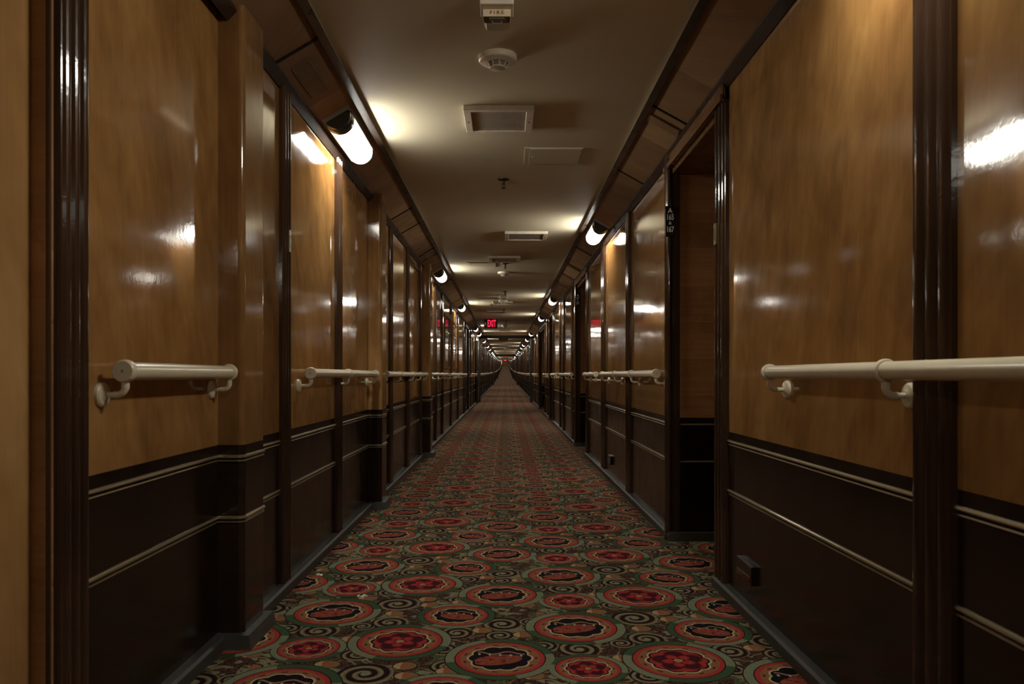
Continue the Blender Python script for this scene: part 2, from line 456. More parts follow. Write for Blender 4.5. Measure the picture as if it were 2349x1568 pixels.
def seg(side, kind, y0, y1, root, mb=None):
    """one length of wall; into its own parts, or into one mesh MB with slots 0..5"""
    x = wallx(side, (y0+y1)/2); t = .04*side
    zt = ZWR if side > 0 else ZWL
    if kind == 'panel':
        xa, xb = sorted((x, x+t))
        if mb is None:
            b = MB(); b.box(xa, xb, y0, y1, ZD, zt); b.build('veneer_panel', M['veneer'], root)
            d = MB(); d.box(xa, xb, y0, y1, 0, ZD); dd = d.build('dado_panel', M['dado'], root)
            strips(side, y0, y1, x, dd)
        else:
            mb.box(xa, xb, y0, y1, ZD, zt, 0); mb.box(xa, xb, y0, y1, 0, ZD, 1); strips(side, y0, y1, x, None, mb, 3)
    elif kind in ('mould', 'post', 'post2'):
        w = y1-y0
        b = mb or MB()
        if kind == 'post2':
            # the post on the far side of an opening shows a ribbed face across the passage
            x0, x1 = x-.046*side, x+.045*side
            pts = [(x0, y1)]
            n = 2
            for i in range(n):
                for a in range(9):
                    u = (i + .06 + .88*a/8)/n
                    pts.append((x0+(x1-x0)*u, y0 + .016 - .016*math.sin(PI*a/8)))
            pts += [(x1, y0+.016), (x1, y1)]
        elif kind == 'post':
            pts = [(x-side*p[0]*1.1, y0+p[1]) for p in reeds(w, 3)]
        else:
            pts = [(x-side*p[0], y0+p[1]) for p in reeds(w, 3)]
        b.prism(pts, lambda p, t: (p[0], p[1], t + zf(p[1])), 0.0, zt, 2)
        # back filling so that the wall stays closed
        xa, xb = sorted((x+.002*side, x+t)); b.box(xa, xb, y0, y1, 0, zt, 2)
        if mb is None: b.build('moulding', [M['mould']]*3, root)
    elif kind == 'dark':
        b = mb or MB()
        xa, xb = sorted((x+.03*side, x+.09*side)); b.box(xa, xb, y0, y1, 0, zt, 4)
        for e in (y0, y1-.05):
            xa, xb = sorted((x-.025*side, x+.09*side)); b.box(xa, xb, e, e+.05, 0, zt, 4)
        xa, xb = sorted((x-.02*side, x+.09*side)); b.box(xa, xb, y0, y1, 2.25, zt, 4)
        if mb is None: b.build('dark_doorway', [M['door_dark']]*5, root)
    elif kind == 'alcove':
        xd = x + .95*side
        pl = MB()
        for (ya, yb) in ((y1, y1+.03), (y0-.03, y0)):
            xa, xb = sorted((x+.03*side, xd)); pl.box(xa, xb, ya+.012, yb+.012, ZD, 2.3)
        pl.build('alcove_wall', M['veneer_door'] if y0 > 19 else M['alcove'], root)  # last alcove: paler veneer stands in for light inside it
        da = MB()
        for (ya, yb) in ((y1, y1+.03), (y0-.03, y0)):
            xa, xb = sorted((x+.03*side, xd)); da.box(xa, xb, ya+.012, yb+.012, 0, ZD)
        dd = da.build('alcove_dado', M['dado'], root)
        sb = MB()
        for z in (ZU, ZB):
            sb.prism(strip_profile(), lambda p, t, z=z: (t, y1+.012-p[0], z+p[1]+zf(y1)), x+.045*side, xd)
        sb.build('brass_strip', M['brass'], dd)
        dk = MB(); xa, xb = sorted((xd, xd+.05*side)); dk.box(xa, xb, y0, y1+.05, 0, 2.3)
        dk.build('cabin_door', M['jamb'], root)
        hd = MB()
        xa, xb = sorted((x-.028*side, x+.05*side)); hd.box(xa, xb, y0-.16, y1+.12, 2.262, zt)
        xa, xb = sorted((x-.04*side, x-.02*side)); hd.box(xa, xb, y0-.16, y1+.12, 2.255, 2.285)
        xa, xb = sorted((x-.005*side, x+.06*side)); hd.box(xa, xb, y0, y1, 2.225, 2.262)
        hd.build('door_head', M['jamb'], root)
        cl = MB(); xa, xb = sorted((x+.05*side, xd)); cl.box(xa, xb, y0, y1+.03, 2.225, 2.3)
        cl.build('alcove_ceiling', M['jamb'], root)
        sk = MB(); xa, xb = sorted((x-.02*side, xd)); sk.box(xa, xb, y1-.025, y1+.012, 0, .052)
        sk.build('skirting', M['base'], root)
    elif kind == 'cabin':
        pass

walls = {1: struct_empty('wall_right'), -1: struct_empty('wall_left')}
for side, lst in ((1, RIGHT), (-1, LEFT)):
    for (k, a, b) in lst: seg(side, k, a, b, walls[side])
    fb = MB()
    for (k, a, b) in far_list(61.3, YEND, .7*side): seg(side, k, a, b, None, fb)
    o = fb.build('distant_panelling', [M['veneer'], M['dado'], M['mould'], M['brass'], M['door_dark']], walls[side])
    o['kind'] = 'stuff'
# small brass lock plates let into two posts
for (side, y, z) in ((1, 3.60, 1.668), (-1, 3.535, 1.625)):
    b = MB(); x = wallx(side, y)-.0275*side
    xa, xb = sorted((x-.006*side, x+.004*side)); b.box(xa, xb, y-.012, y+.012, z-.05, z+.05, 0)
    xa, xb = sorted((x-.0075*side, x)); b.box(xa, xb, y-.004, y+.004, z-.03, z+.025, 1)
    b.build('strike_plate', [M['brass_dark'], M['black']], walls[side])
# stepped return where the left wall changes plane, and picture rail over one panel
b = MB(); b.box(XLN-.04, XL, 2.93, 2.945, 0, ZWL); b.build('wall_return', M['dado'], walls[-1])
b = MB(); b.box(XL, XL+.02, 8.06, 9.1, 2.225, 2.255); b.build('panel_head', M['mould'], walls[-1])

# near left cabin door, recessed in its jamb
d1 = struct_empty('door_1')
b = MB(); b.box(-1.15, -1.112, .88, 1.785, 0, 2.28); b.build('door_leaf', M['veneer_door'], d1)
b = MB(); b.box(-1.19, -1.0625, 1.786, 1.9, 0, 2.34); b.box(-1.19, -1.062, .78, .868, 0, 2.34); b.box(-1.19, -1.035, .87, 1.8, 2.28, 2.345)
b.build('jamb', M['door_jamb'], d1)
b = MB(); b.box(-1.072, -1.064, 1.779, 1.787, 0, 2.28); b.build('door_stop', M['mould'], d1)

# pillars on the left (each its own trim): upper shaft, dark foot, brass strips, base block
def pillar(n, y0, y1, xc, base_x):
    r = struct_empty('trim_%d' % n)
    xw = wallx(-1, y0 - .05)
    R = .022
    def outline(e=0.0):
        pts = [(xw-.02, y0-e)]
        for a in range(11): t = PI/2*a/10; pts.append((xc-R+(R+e)*math.sin(t), y0+R-(R+e)*math.cos(t)))
        for a in range(11): t = PI/2*a/10; pts.append((xc-R+(R+e)*math.cos(t), y1-R+(R+e)*math.sin(t)))
        pts.append((xw-.02, y1+e))
        return pts
    b = MB(); b.prism(outline(), lambda p, t: (p[0], p[1], t+zf(y0)), ZD, 2.372); b.build('upper_shaft', M['pillar'], r)
    b = MB(); b.prism(outline(), lambda p, t: (p[0], p[1], t+zf(y0)), 0, ZD); b.build('lower_shaft', M['dado'], r)
    for z in (ZU, ZB):
        b = MB()
        for (e, za, zb) in ((.005,-.006,.006),(.0085,-.0035,.0035),(.0045,-.018,-.013)):
            b.prism(outline(e), lambda p, t: (p[0], p[1], t+zf(y0)), z+za, z+zb)
        b.build('brass_strip', M['brass'], r)
    b = MB(); zb = zf(y0)
    b.hexa([(xw,y0-.035,zb),(base_x,y0-.035,zb),(base_x,y1+.03,zb),(xw,y1+.03,zb),
            (xw,y0-.028,zb+.052),(base_x-.01,y0-.028,zb+.052),(base_x-.01,y1+.024,zb+.052),(xw,y1+.024,zb+.052)])
    b.build('base_block', M['base'], r)
pillar(1, 2.815, 3.06, -.965, -.927)
pillar(2, 5.74, 5.98, -.93, -.89)
pillar(3, 9.39, 9.63, -.92, -.875)

# ------------------------------------------------------------------ floor, ceiling, skirting, end walls
ys = [YBACK] + [i*1.0 for i in range(-8, 30)] + [30+4*i for i in range(0, 49)]
ys = [y for y in ys if y < YEND] + [YEND+.3]
b = MB()
for a, c in zip(ys, ys[1:]): b.box(-1.3, 1.2, a, c, -.06, 0)
for (k, a, c) in RIGHT:
    if k == 'alcove': b.box(1.2, 2.05, a, c+.05, -.06, 0)
struct(b.build('floor', M['carpet']))
b = MB()
for a, c in zip(ys, ys[1:]): b.box(-.86, .84, a, c, ZC, ZC+.06)
struct(b.build('ceiling', M['ceiling']))
for side, nm in ((1, 'baseboard_right'), (-1, 'baseboard_left')):
    b = MB()
    lst = RIGHT if side > 0 else LEFT
    for (k, a, c) in lst:
        if k in ('alcove', 'cabin'): continue
        x = wallx(side, (a+c)/2)
        b.prism([(0,0),(.036,0),(.036,.04),(.028,.05),(0,.054)], lambda p, t: (x-side*p[0], t, p[1]+zf(t)), a - (.03 if k == 'post2' else 0), c)
    for a, c in zip(ys, ys[1:]):
        if a >= 61: b.prism([(0,0),(.036,0),(.036,.04),(.028,.05),(0,.054)], lambda p, t: (wallx(side,5)-side*p[0], t, p[1]+zf(t)), a, c)
    struct(b.build(nm, M['base']))
b = MB(); b.box(-1.3, 1.25, YBACK-.05, YBACK, -.06, 2.6); struct(b.build('wall_back', M['veneer']))
we = struct_empty('wall_end')
b = MB(); b.box(-1.3, 1.25, YEND, YEND+.1, -.06, 2.6); b.build('end_panelling', M['jamb'], we)
d2 = struct_empty('door_2')
for i in (-1, 1):
    b = MB(); xa, xb = sorted((i*.03, i*.86)); b.box(xa, xb, YEND-.08, YEND-.02, 0, 2.1); b.build('door_leaf', M['veneer_door'], d2)
b = MB(); b.box(-.03, .03, YEND-.1, YEND-.02, 0, 2.1); b.build('door_post', M['grey_white'], d2)

# cornices: plywood panels between battens, dark edge boards
def slope(side):
    Wp = Vector((XR if side > 0 else XL, 0, ZWR if side > 0 else ZWL)); Cp = Vector((XCR if side > 0 else XCL, 0, ZC))
    t = (Cp-Wp); L = t.length; t.normalize()
    n = Vector((-side*abs(t.z), 0, -abs(t.x)))
    return Wp, t, n, L
JOINT = {1: [-1.1, 1.1, 2.6, 3.63, 4.14, 4.62, 5.43, 6.2, 8.7, 9.9, 10.88, 12.0, 14.9, 16.2, 17.4, 19.9, 21.3, 23.3, 27.3],
         -1: [-1.0, .6, 2.0, 3.31, 3.87, 6.65, 7.3, 8.0, 8.75, 9.15, 11.6, 14.4, 17.8, 20.2, 22.2, 24.8, 27.3]}
SOFT = {1: (3.63, 4.62, 6.2), -1: (3.87, 8.0)}          # change of sheet without a batten
for side, nm in ((1, 'trim_4'), (-1, 'trim_5')):
    r = struct_empty(nm)
    Wp, tt, nn, L = slope(side)
    def at(a, d, y): p = Wp+tt*a+nn*d; return (p.x, y, p.z+zf(y))
    js = [YBACK] + JOINT[side]
    y = js[-1]
    while y < 61: y += 3.1; js.append(min(y, 61.5))
    for a, c in zip(js, js[1:]):
        b = MB(); b.hexa([at(0,0,a),at(L,0,a),at(L,0,c),at(0,0,c),at(0,-.02,a),at(L,-.02,a),at(L,-.02,c),at(0,-.02,c)])
        b.build('cornice_panel', M['cornice'], r)
    b = MB()
    for a, c in zip(ys, ys[1:]):
        if c > 61: a = max(a, 61.5); b.hexa([at(0,0,a),at(L,0,a),at(L,0,c),at(0,0,c),at(0,-.02,a),at(L,-.02,a),at(L,-.02,c),at(0,-.02,c)])
    b.build('distant_cornice', M['cornice'], r)
    b = MB()
    for j in JOINT[side] + [q for q in js if q > 27.3 and q < 61]:
        if j in SOFT[side]: continue
        b.hexa([at(0,-.004,j-.008),at(L,-.004,j-.008),at(L,-.004,j+.008),at(0,-.004,j+.008),at(0,.006,j-.008),at(L,.006,j-.008),at(L,.006,j+.008),at(0,.006,j+.008)])
    b.build('joint_batten', M['seam'], r)
    b = MB(); e = MB()
    for a, c in zip(ys, ys[1:]):
        b.hexa([at(-.012,-.005,a),at(.042,-.005,a),at(.042,-.005,c),at(-.012,-.005,c),at(-.012,.03,a),at(.036,.018,a),at(.036,.018,c),at(-.012,.03,c)])
        e.hexa([at(L-.028,-.005,a),at(L+.008,-.005,a),at(L+.008,-.005,c),at(L-.028,-.005,c),at(L-.028,.018,a),at(L+.008,.032,a),at(L+.008,.032,c),at(L-.028,.018,c)])
    b.build('lower_edge_board', M['edge'], r); e.build('upper_edge_board', M['edge'], r)
    b = MB()
    for a, c in zip(ys, ys[1:]):
        b.hexa([at(L+.008,-.005,a),at(L+.012,-.005,a),at(L+.012,-.005,c),at(L+.008,-.005,c),at(L+.008,.03,a),at(L+.012,.03,a),at(L+.012,.03,c),at(L+.008,.03,c)])
    b.build('metal_fillet', M['fillet'], r)
    # roof above the sloping boards keeps the daylight out
    b = MB()
    for a, c in zip(ys, ys[1:]):
        x0, x1 = sorted((side*.80, side*1.15)); b.box(x0, x1, a, c, ZC+.02, ZC+.08)
        x0, x1 = sorted((side*1.10, side*1.16)); b.box(x0, x1, a, c, 2.3, ZC+.08)
    b.build('deckhead_board', M['edge'], r)

# bulkhead doorways across the passage
M['lintel'] = simple('dark_lintel', (.012,.008,.006), .7, spec=.15)
def bulkhead(n, y, w=.905, zl=2.30):
    r = struct_empty('trim_%d' % n)
    for sx in (-1, 1):
        b = MB(); xa, xb = sorted((sx*w, sx*1.06)); b.box(xa, xb, y, y+.28, 0, 2.5); b.build('door_post', M['mould'], r)
        b = MB(); xa, xb = sorted((sx*(w-.02), sx*(w+.03))); b.box(xa, xb, y-.02, y, 0, 2.37); b.build('architrave', M['door_dark'], r)
    b = MB(); b.box(-1.06, 1.06, y, y+.28, zl, zl+.1); b.build('lintel', M['lintel'], r)
    b = MB(); b.box(-1.06, 1.06, y, y+.28, zl+.1, 2.5); b.build('lintel_board', M['jamb'], r)
bulkhead(6, 27.35); bulkhead(7, 61.0); bulkhead(8, 96.0, zl=2.40)
# fire door standing open against the left wall before the first bulkhead
d3 = struct_empty('door_3')
b = MB(); b.box(-1.0, -.935, 26.15, 27.33, .012, 2.32); b.build('door_leaf', M['door_dark'], d3)
b = MB(); b.tube([(-.97, 26.14, 1.10+zf(26)), (-.97, 26.09, 1.10+zf(26)), (-.93, 26.09, 1.10+zf(26))], .012, 8); b.build('door_handle', M['brass'], d3)
b = MB(); b.box(-1.0, -.93, 26.08, 26.15, 2.16, 2.21); b.tube([(-.99, 26.1, 2.24+.05), (-.93, 26.6, 2.24+.05)], .008, 6); b.build('door_closer', M['grey_white'], d3)
d4 = struct_empty('door_4')
b = MB(); b.box(-1.0, -.935, 59.6, 60.9, .012, 2.32); b.build('door_leaf', M['door_dark'], d4)

# ------------------------------------------------------------------ lamps on the cornice
def make_lamp(side, y, label):
    Wp, tt, nn, L = slope(side)
    c = Wp+tt*(L*.49)+nn*.018
    o = thing('cornice_lamp', label, 'lamp', (c.x, y, c.z+zf(y)), 'lamps along the left cornice' if side < 0 else 'lamps along the right cornice')
    Y = Vector((0,1,0))
    b = MB()
    q = lambda a, d, yy: tuple(tt*a+nn*d+Y*yy)
    b.hexa([q(-.084,-.030,-.004),q(.084,-.030,-.004),q(.084,-.030,.725),q(-.084,-.030,.725),q(-.082,.002,-.002),q(.082,.002,-.002),q(.082,.002,.722),q(-.082,.002,.722)])
    b.build('back_plate', M['grey_box'], o)
    lat = lambda prof: (lambda m: (m.lathe(prof, (0,0,0), Y, tt, nn, 28, 0, PI), m)[1])(MB())
    lat([(0,.0),(.066,.0),(.0705,.004),(.072,.018),(.077,.024),(.080,.032),(.080,.078),(.0,.078)]).build('end_cap', M['black'], o, smooth=35)
    lat([(0,.074),(.066,.074),(.066,.68),(0,.68)]).build('diffuser', M['lamp'], o, smooth=35)
    lat([(0,.675),(.074,.675),(.074,.70),(.064,.714),(0,.716)]).build('end_cap', M['black'], o, smooth=35)
    for sgn in (-1, 1):
        b = MB(); u0, u1 = sorted((sgn*.068, sgn*.076))
        b.hexa([q(u0,0,.07),q(u1,0,.07),q(u1,0,.69),q(u0,0,.69),q(u0,.024,.07),q(u1,.024,.07),q(u1,.024,.69),q(u0,.024,.69)])
        b.build('side_rail', M['grey_box'], o)
    return o
LL = [4.09,10.2,15.25,22.7,25.7,31.6,38,43.5,50.5,54,59.3]+[63.5+6*i for i in range(20)]+[186,195,204,212,218]
LR = [7.06,13.8,18.25,25.7,30.2,36,40.5,47.5,52,57.5]+[66+6*i for i in range(20)]+[188,197,206,213,219]
NOTE = {(-1,0):'white-lit half-round lamp on the left cornice nearest the camera, above a glossy amber panel',
        (1,0):'white-lit half-round lamp on the right cornice, first in view beyond the open alcove'}
pl = make_lamp(-1, LL[0], NOTE[(-1,0)]); pr = make_lamp(1, LR[0], NOTE[(1,0)])
for side, lst, proto in ((-1, LL, pl), (1, LR, pr)):
    for i, y in enumerate(lst[1:], 1):
        where = 'left' if side < 0 else 'right'
        ext = 'before the first doorway frame' if y < 27 else ('between the first and second doorway frames' if y < 61 else 'far down the passage')
        dup(proto, (proto.location.x, y, proto.location.z-zf(proto.location.y)+zf(y)),
            '%s lit half-round lamp along the %s cornice, %s' % (ORD[i], where, ext))
# the lamps beside and behind the viewpoint light the near panels
dup(pr, (pr.location.x, 1.5, pr.location.z), 'half-round lamp on the right cornice directly beside the viewpoint')
dup(pl, (pl.location.x, -1.9, pl.location.z), 'half-round lamp on the left cornice behind the viewpoint')
dup(pr, (pr.location.x, -3.7, pr.location.z), 'half-round lamp on the right cornice behind the viewpoint')
dup(pl, (pl.location.x, -7.4, pl.location.z), 'second half-round lamp on the left cornice behind the viewpoint')

# ------------------------------------------------------------------ handrails
def bracket_mesh(side):
    b = MB()
    b.lathe([(.0242,-.009),(.0285,-.008),(.0305,-.004),(.0305,.004),(.0285,.008),(.0242,.009)], (0,0,0), (0,1,0), (1,0,0), (0,0,1), 24)
    path = [(0,0,-.027)]
    for i in range(9):
        a = PI/2*i/8
        path.append((side*.022*(1-math.cos(a)), 0, -.040-.022*math.sin(a)))
    path += [(side*.03,0,-.062)]
    b.tube(path, [.0105]*3+[.0095]*(len(path)-3), 10)
    b.tube([(side*.026,0,-.062),(side*.066,0,-.062)], .0078, 10)
    return b
def rosette_mesh(side, wx):
    b = MB()
    b.lathe([(0,.017),(.012,.017),(.016,.0145),(.028,.012),(.0325,.007),(.0335,0),(0,0)], (side*wx,0,-.062), (-side,0,0), (0,1,0), (0,0,1), 28)
    return b
def handrail(side, y0, y1, br, label, cap0=True, cap1=False, group=None):
    if cap0: y0 = br[0]-.006
    if cap1: y1 = br[-1]+.006
    x = wallx(side, (y0+y1)/2) - side*.0655; z = 1.0125
    o = thing('handrail', label, 'handrail', (x, y0, z+zf((y0+y1)/2)), group)
    ym = (y0+y1)/2
    dz = lambda yy: zf(yy)-zf(ym)
    n = max(1, int((y1-y0)/4))
    b = MB(); b.tube([(0, (y1-y0)*i/n, dz(y0+(y1-y0)*i/n)) for i in range(n+1)], .0235, 24); b.build('rail_tube', M['cream'], o, smooth=40)
    if cap0:
        b = MB(); b.lathe([(0,-.011),(.026,-.011),(.0292,-.008),(.0302,-.003),(.0302,.006),(.0275,.010),(.0235,.011)], (0,0,dz(y0)), (0,1,0), (1,0,0), (0,0,1), 28)
        b.lathe([(0,-.0118),(.0035,-.0116),(.0045,-.0105)], (0,0,dz(y0)), (0,1,0), (1,0,0), (0,0,1), 10, m=1)
        b.build('end_cap', [M['cream'], M['vent_dark']], o, smooth=40)
    if cap1:
        b = MB(); b.lathe([(0,.006),(.0225,.006),(.0262,.003),(.0265,-.004),(.0235,-.006)], (0,y1-y0,dz(y1)), (0,1,0), (1,0,0), (0,0,1), 24); b.build('end_cap', M['cream'], o, smooth=40)
    for yb in br:
        k = bracket_mesh(side).build('bracket', M['cream'], o, (0, yb-y0, dz(yb)), smooth=40)
        rosette_mesh(side, .0655).build('rosette', M['cream'], k, smooth=30)
    return o
RG, LG = 'handrails along the right wall', 'handrails along the left wall'
handrail(1, -.6, 2.785, [-.4,.9,1.915,2.755], 'long cream handrail on the right wall nearest the camera, running out of the frame', False, True, RG)
handrail(1, 4.80, 7.52, [4.83,5.77,6.64,7.49], 'cream handrail on the right wall just beyond the open alcove', True, True, RG)
handrail(1, 7.95, 9.2, [8.05,8.6,9.15], 'short cream handrail on the right wall between the long rail and the second alcove', True, True, RG)
handrail(1, 10.92, 13.3, [11.0,12.1,13.25], 'cream handrail on the right wall past the second alcove', True, True, RG)
handrail(1, 14.3, 15.9, [14.4,15.1,15.8], 'short cream handrail on the right wall before the third doorway', True, True, RG)
handrail(1, 17.25, 19.2, [17.3,18.2,19.1], 'cream handrail on the right wall past the third doorway', True, True, RG)
handrail(1, 22.5, 26.7, [22.6,23.6,24.6,25.6,26.6], 'cream handrail on the right wall before the first doorway frame', True, True, RG)
handrail(-1, 1.99, 2.76, [1.998,2.748], 'short cream handrail on the left wall nearest the camera, before the first pillar', True, True, LG)
handrail(-1, 3.76, 5.70, [3.79,4.69,5.67], 'cream handrail on the left wall between the first and second pillars', True, True, LG)
handrail(-1, 6.12, 9.35, [6.2,6.98,7.96,8.66,9.3], 'cream handrail on the left wall between the second and third pillars', True, True, LG)
handrail(-1, 9.8, 12.7, [9.9,10.8,11.7,12.6], 'cream handrail on the left wall beyond the third pillar', True, True, LG)
handrail(-1, 13.2, 15.3, [13.3,14.2,15.2], 'second cream handrail on the left wall past the third pillar', True, True, LG)
handrail(-1, 15.7, 19.0, [15.8,16.8,17.9,18.9], 'cream handrail on the left wall before the dark double doorway', True, True, LG)
handrail(-1, 21.5, 25.9, [21.6,22.6,23.7,24.8,25.8], 'cream handrail on the left wall between the dark doorway and the open fire door', True, True, LG)
for side, g in ((1, RG), (-1, LG)):
    nm = 'right' if side > 0 else 'left'
    spans = [(28.2,33),(34,40.5),(41.5,47),(48,54),(55,60),(62.5,76),(77.5,94.5),(97.5,114),(116,133.5),(137,176),(180,214)]
    for i, (a, c) in enumerate(spans):
        nb = max(2, int((c-a)/(1.1 if c < 61 else 4))+1)
        br = [a+.1+(c-a-.2)*k/(nb-1) for k in range(nb)]
        w = 'past the first doorway frame' if c < 61 else 'past the second doorway frame'
        j = i if c < 61 else i-5
        handrail(side, a, c, br, '%s cream handrail on the %s wall %s' % (ORD[j], nm, w), True, True, g)

# ------------------------------------------------------------------ ceiling fittings
def vent(x0, x1, y0, y1, label):
    cx, cy = (x0+x1)/2, (y0+y1)/2; w, h = (x1-x0)/2, (y1-y0)/2
    o = thing('ceiling_vent', label, 'vent', (cx, cy, ZC+zf(cy)), 'ceiling vents')
    b = MB(); t = .028; fw = .036
    # raised rectangular frame, sloping inwards
    for (a, c, d, e) in ((-w,w,-h,-h+fw),(-w,w,h-fw,h),(-w,-w+fw*1.15,-h+fw,h-fw),(w-fw*1.15,w,-h+fw,h-fw)):
        b.box(a, c, d, e, -t, 0, 0, False)
    fr = b.build('vent_frame', M['grey_white'], o, bevel=.003)
    b = MB(); b.box(-w+fw, w-fw, -h+fw, h-fw, -.006, -.001, 0, False); b.build('duct', M['vent_dark'], o)
    b = MB(); n = 40
    iw = w-fw*1.15
    for i in range(n):
        xx = -iw+2*iw*(i+.5)/n
        b.box(xx-.0021, xx+.0021, -h+fw, h-fw, -t+.007, -.006, 0, False)
    b.build('grille', M['grey_white'], o)
    b = MB()
    for sx in (-1, 1): b.lathe([(0,-.0035),(.004,-.003),(.0055,0)], (sx*(w-fw*.6),0,-t), (0,0,1), (1,0,0), (0,1,0), 10)
    b.build('screw', M['iron'], fr)
    return o
vent(-.231,.158,4.175,4.58,'rectangular ceiling vent with a fine slotted grille, nearest the camera')
vent(-.005,.438,7.83,8.24,'ceiling vent right of centre, level with the right lamp beyond the alcove')
vent(-.208,.19,9.45,9.85,'ceiling vent just before the second sprinkler head')
vent(-.546,-.106,14.27,14.7,'ceiling vent left of centre, between the second and third left lamps')
vent(-.25,.15,15.35,15.75,'ceiling vent on the centre line just past the third smoke detector')
vent(-.427,.01,17.6,18.0,'ceiling vent tinted red, just in front of the exit sign')
vent(-.2,.17,25.0,25.4,'far ceiling vent just before the first doorway frame')
def access(x0, x1, y0, y1, label):
    cx, cy = (x0+x1)/2, (y0+y1)/2; w, h = (x1-x0)/2, (y1-y0)/2
    o = thing('access_hatch', label, 'access hatch', (cx, cy, ZC+zf(cy)), 'access hatches in the ceiling')
    b = MB(); b.box(-w, w, -h, h, -.005, 0, 0, False); b.build('hatch_frame', M['ceiling'], o, bevel=.003)
    b = MB(); b.box(-w+.035, w-.012, -h+.012, h-.012, -.0085, -.005, 0, False)
    b.lathe([(0,-.004),(.005,-.0035),(.006,0)], (-w+.055,0,-.0085), (0,0,1), (1,0,0), (0,1,0), 10)
    b.build('hatch_lid', M['ceiling'], o)
access(.127,.515,4.95,5.32,'flush painted access hatch in the ceiling right of the nearest vent')
access(-.51,-.115,10.0,10.4,'flush painted access hatch in the ceiling beside the second left lamp')
access(-.66,-.3,15.9,16.3,'flush painted access hatch in the ceiling beside the third left lamp')
def sprinkler(x, y, label, proto=[None]):
    if proto[0]: return dup(proto[0], (x, y, ZC+zf(y)), label)
    o = thing('sprinkler_head', label, 'sprinkler', (x, y, ZC+zf(y)), 'sprinkler heads')
    A = ((0,0,-1),(1,0,0),(0,1,0))
    b = MB(); b.lathe([(.045,0),(.044,.004),(.03,.009),(.014,.012),(0,.012)], (0,0,0), *A, 24); b.build('escutcheon', M['iron'], o, smooth=40)
    b = MB(); b.lathe([(.009,.010),(.009,.028),(.012,.030),(.012,.036),(.007,.038),(.006,.045)], (0,0,0), *A, 14)
    for s in (-1, 1): b.tube([(s*.009,0,-.034),(s*.013,0,-.045),(s*.011,0,-.056),(s*.003,0,-.066)], .0028, 6)
    b.tube([(0,0,-.044),(0,0,-.066)], .0035, 8)
    b.build('frame_arms', M['iron'], o, smooth=40)
    b = MB(); b.lathe([(0,.065),(.016,.066),(.018,.0685),(.016,.070),(0,.070)], (0,0,0), *A, 16); b.build('deflector', M['iron'], o)
    proto[0] = o
    return o
for (x, y, l) in ((-.013,5.76,'dark pendent sprinkler head nearest the camera, past the painted hatch'),(0,10.1,'dark sprinkler head just past the third ceiling vent'),
  (0,13.5,'dark sprinkler head in front of the bright hanging detector'),(-.03,17.3,'dark sprinkler head beside the red-tinted vent'),
  (.02,21.0,'dark sprinkler head right of the exit sign'),(.0,33,'sprinkler head just past the first doorway frame'),(0,42,'second sprinkler head past the first doorway frame'),(0,52,'third sprinkler head past the first doorway frame')):
    sprinkler(x, y, l)
def detector(x, y, label, proto=[None]):
    if proto[0]: return dup(proto[0], (x, y, ZC+zf(y)), label)
    o = thing('smoke_detector', label, 'smoke detector', (x, y, ZC+zf(y)), 'smoke detectors')
    A = ((0,0,-1),(1,0,0),(0,1,0))
    b = MB(); b.lathe([(.089,0),(.0895,.012),(.088,.022),(.083,.027),(.06,.033),(.05,.036)], (0,0,0), *A, 40); b.build('housing', M['white_plastic'], o, smooth=30)
    b = MB(); b.lathe([(.050,.034),(.040,.038),(.036,.052)], (0,0,0), *A, 32); b.build('sensing_chamber', M['black'], o, smooth=40)
    b = MB()
    for t, r in ((.039,.0475),(.044,.0435),(.049,.0405)):
        b.lathe([(r-.003,t),(r,t),(r,t+.0018),(r-.003,t+.0018),(r-.003,t)], (0,0,0), *A, 32)
    for i in range(9):
        a = 2*PI*i/9; c, s_ = math.cos(a), math.sin(a)
        b.tube([(c*.049,s_*.049,-.034),(c*.039,s_*.039,-.055)], .0022, 6)
    b.build('cage', M['white_plastic'], o)
    b = MB(); b.lathe([(.040,.053),(.0385,.057),(.034,.059),(0,.0595)], (0,0,0), *A, 32); b.build('cap', M['white_plastic'], o, smooth=40)
    proto[0] = o
    return o
for (x, y, l) in ((-.035,3.54,'round white smoke detector nearest the camera, behind the fire strobe'),(-.02,10.95,'smoke detector catching the light, past the second sprinkler head'),
  (-.04,15.15,'third smoke detector on the ceiling, just before the centre-line vent'),(-.03,23.0,'smoke detector far ahead, beyond the exit sign'),(0,45,'smoke detector between the first and second doorway frames')):
    detector(x, y, l)

# text helper: lettering as real extruded characters
def lettering(txt, size, mat, parent, loc, rot, name='lettering', sx=1.0, bold=0.0, ext=.0006, align='CENTER'):
    cu = bpy.data.curves.new(name, 'FONT'); cu.body = txt; cu.size = size; cu.align_x = align; cu.align_y = 'CENTER'
    cu.extrude = ext; cu.offset = bold
    cu.materials.append(mat)
    tmp = bpy.data.objects.new(name, cu); COL.objects.link(tmp)
    bpy.context.view_layer.update()
    me = bpy.data.meshes.new_from_object(tmp.evaluated_get(bpy.context.evaluated_depsgraph_get()))
    bpy.data.objects.remove(tmp); bpy.data.curves.remove(cu)
    me.name = name
    o = bpy.data.objects.new(name, me); COL.objects.link(o); o.parent = parent
    o.location = loc; o.rotation_euler = rot; o.scale = (sx, 1, 1)
    return o
FACE = (PI/2, 0, 0)                                     # text that faces back down the passage towards -Y

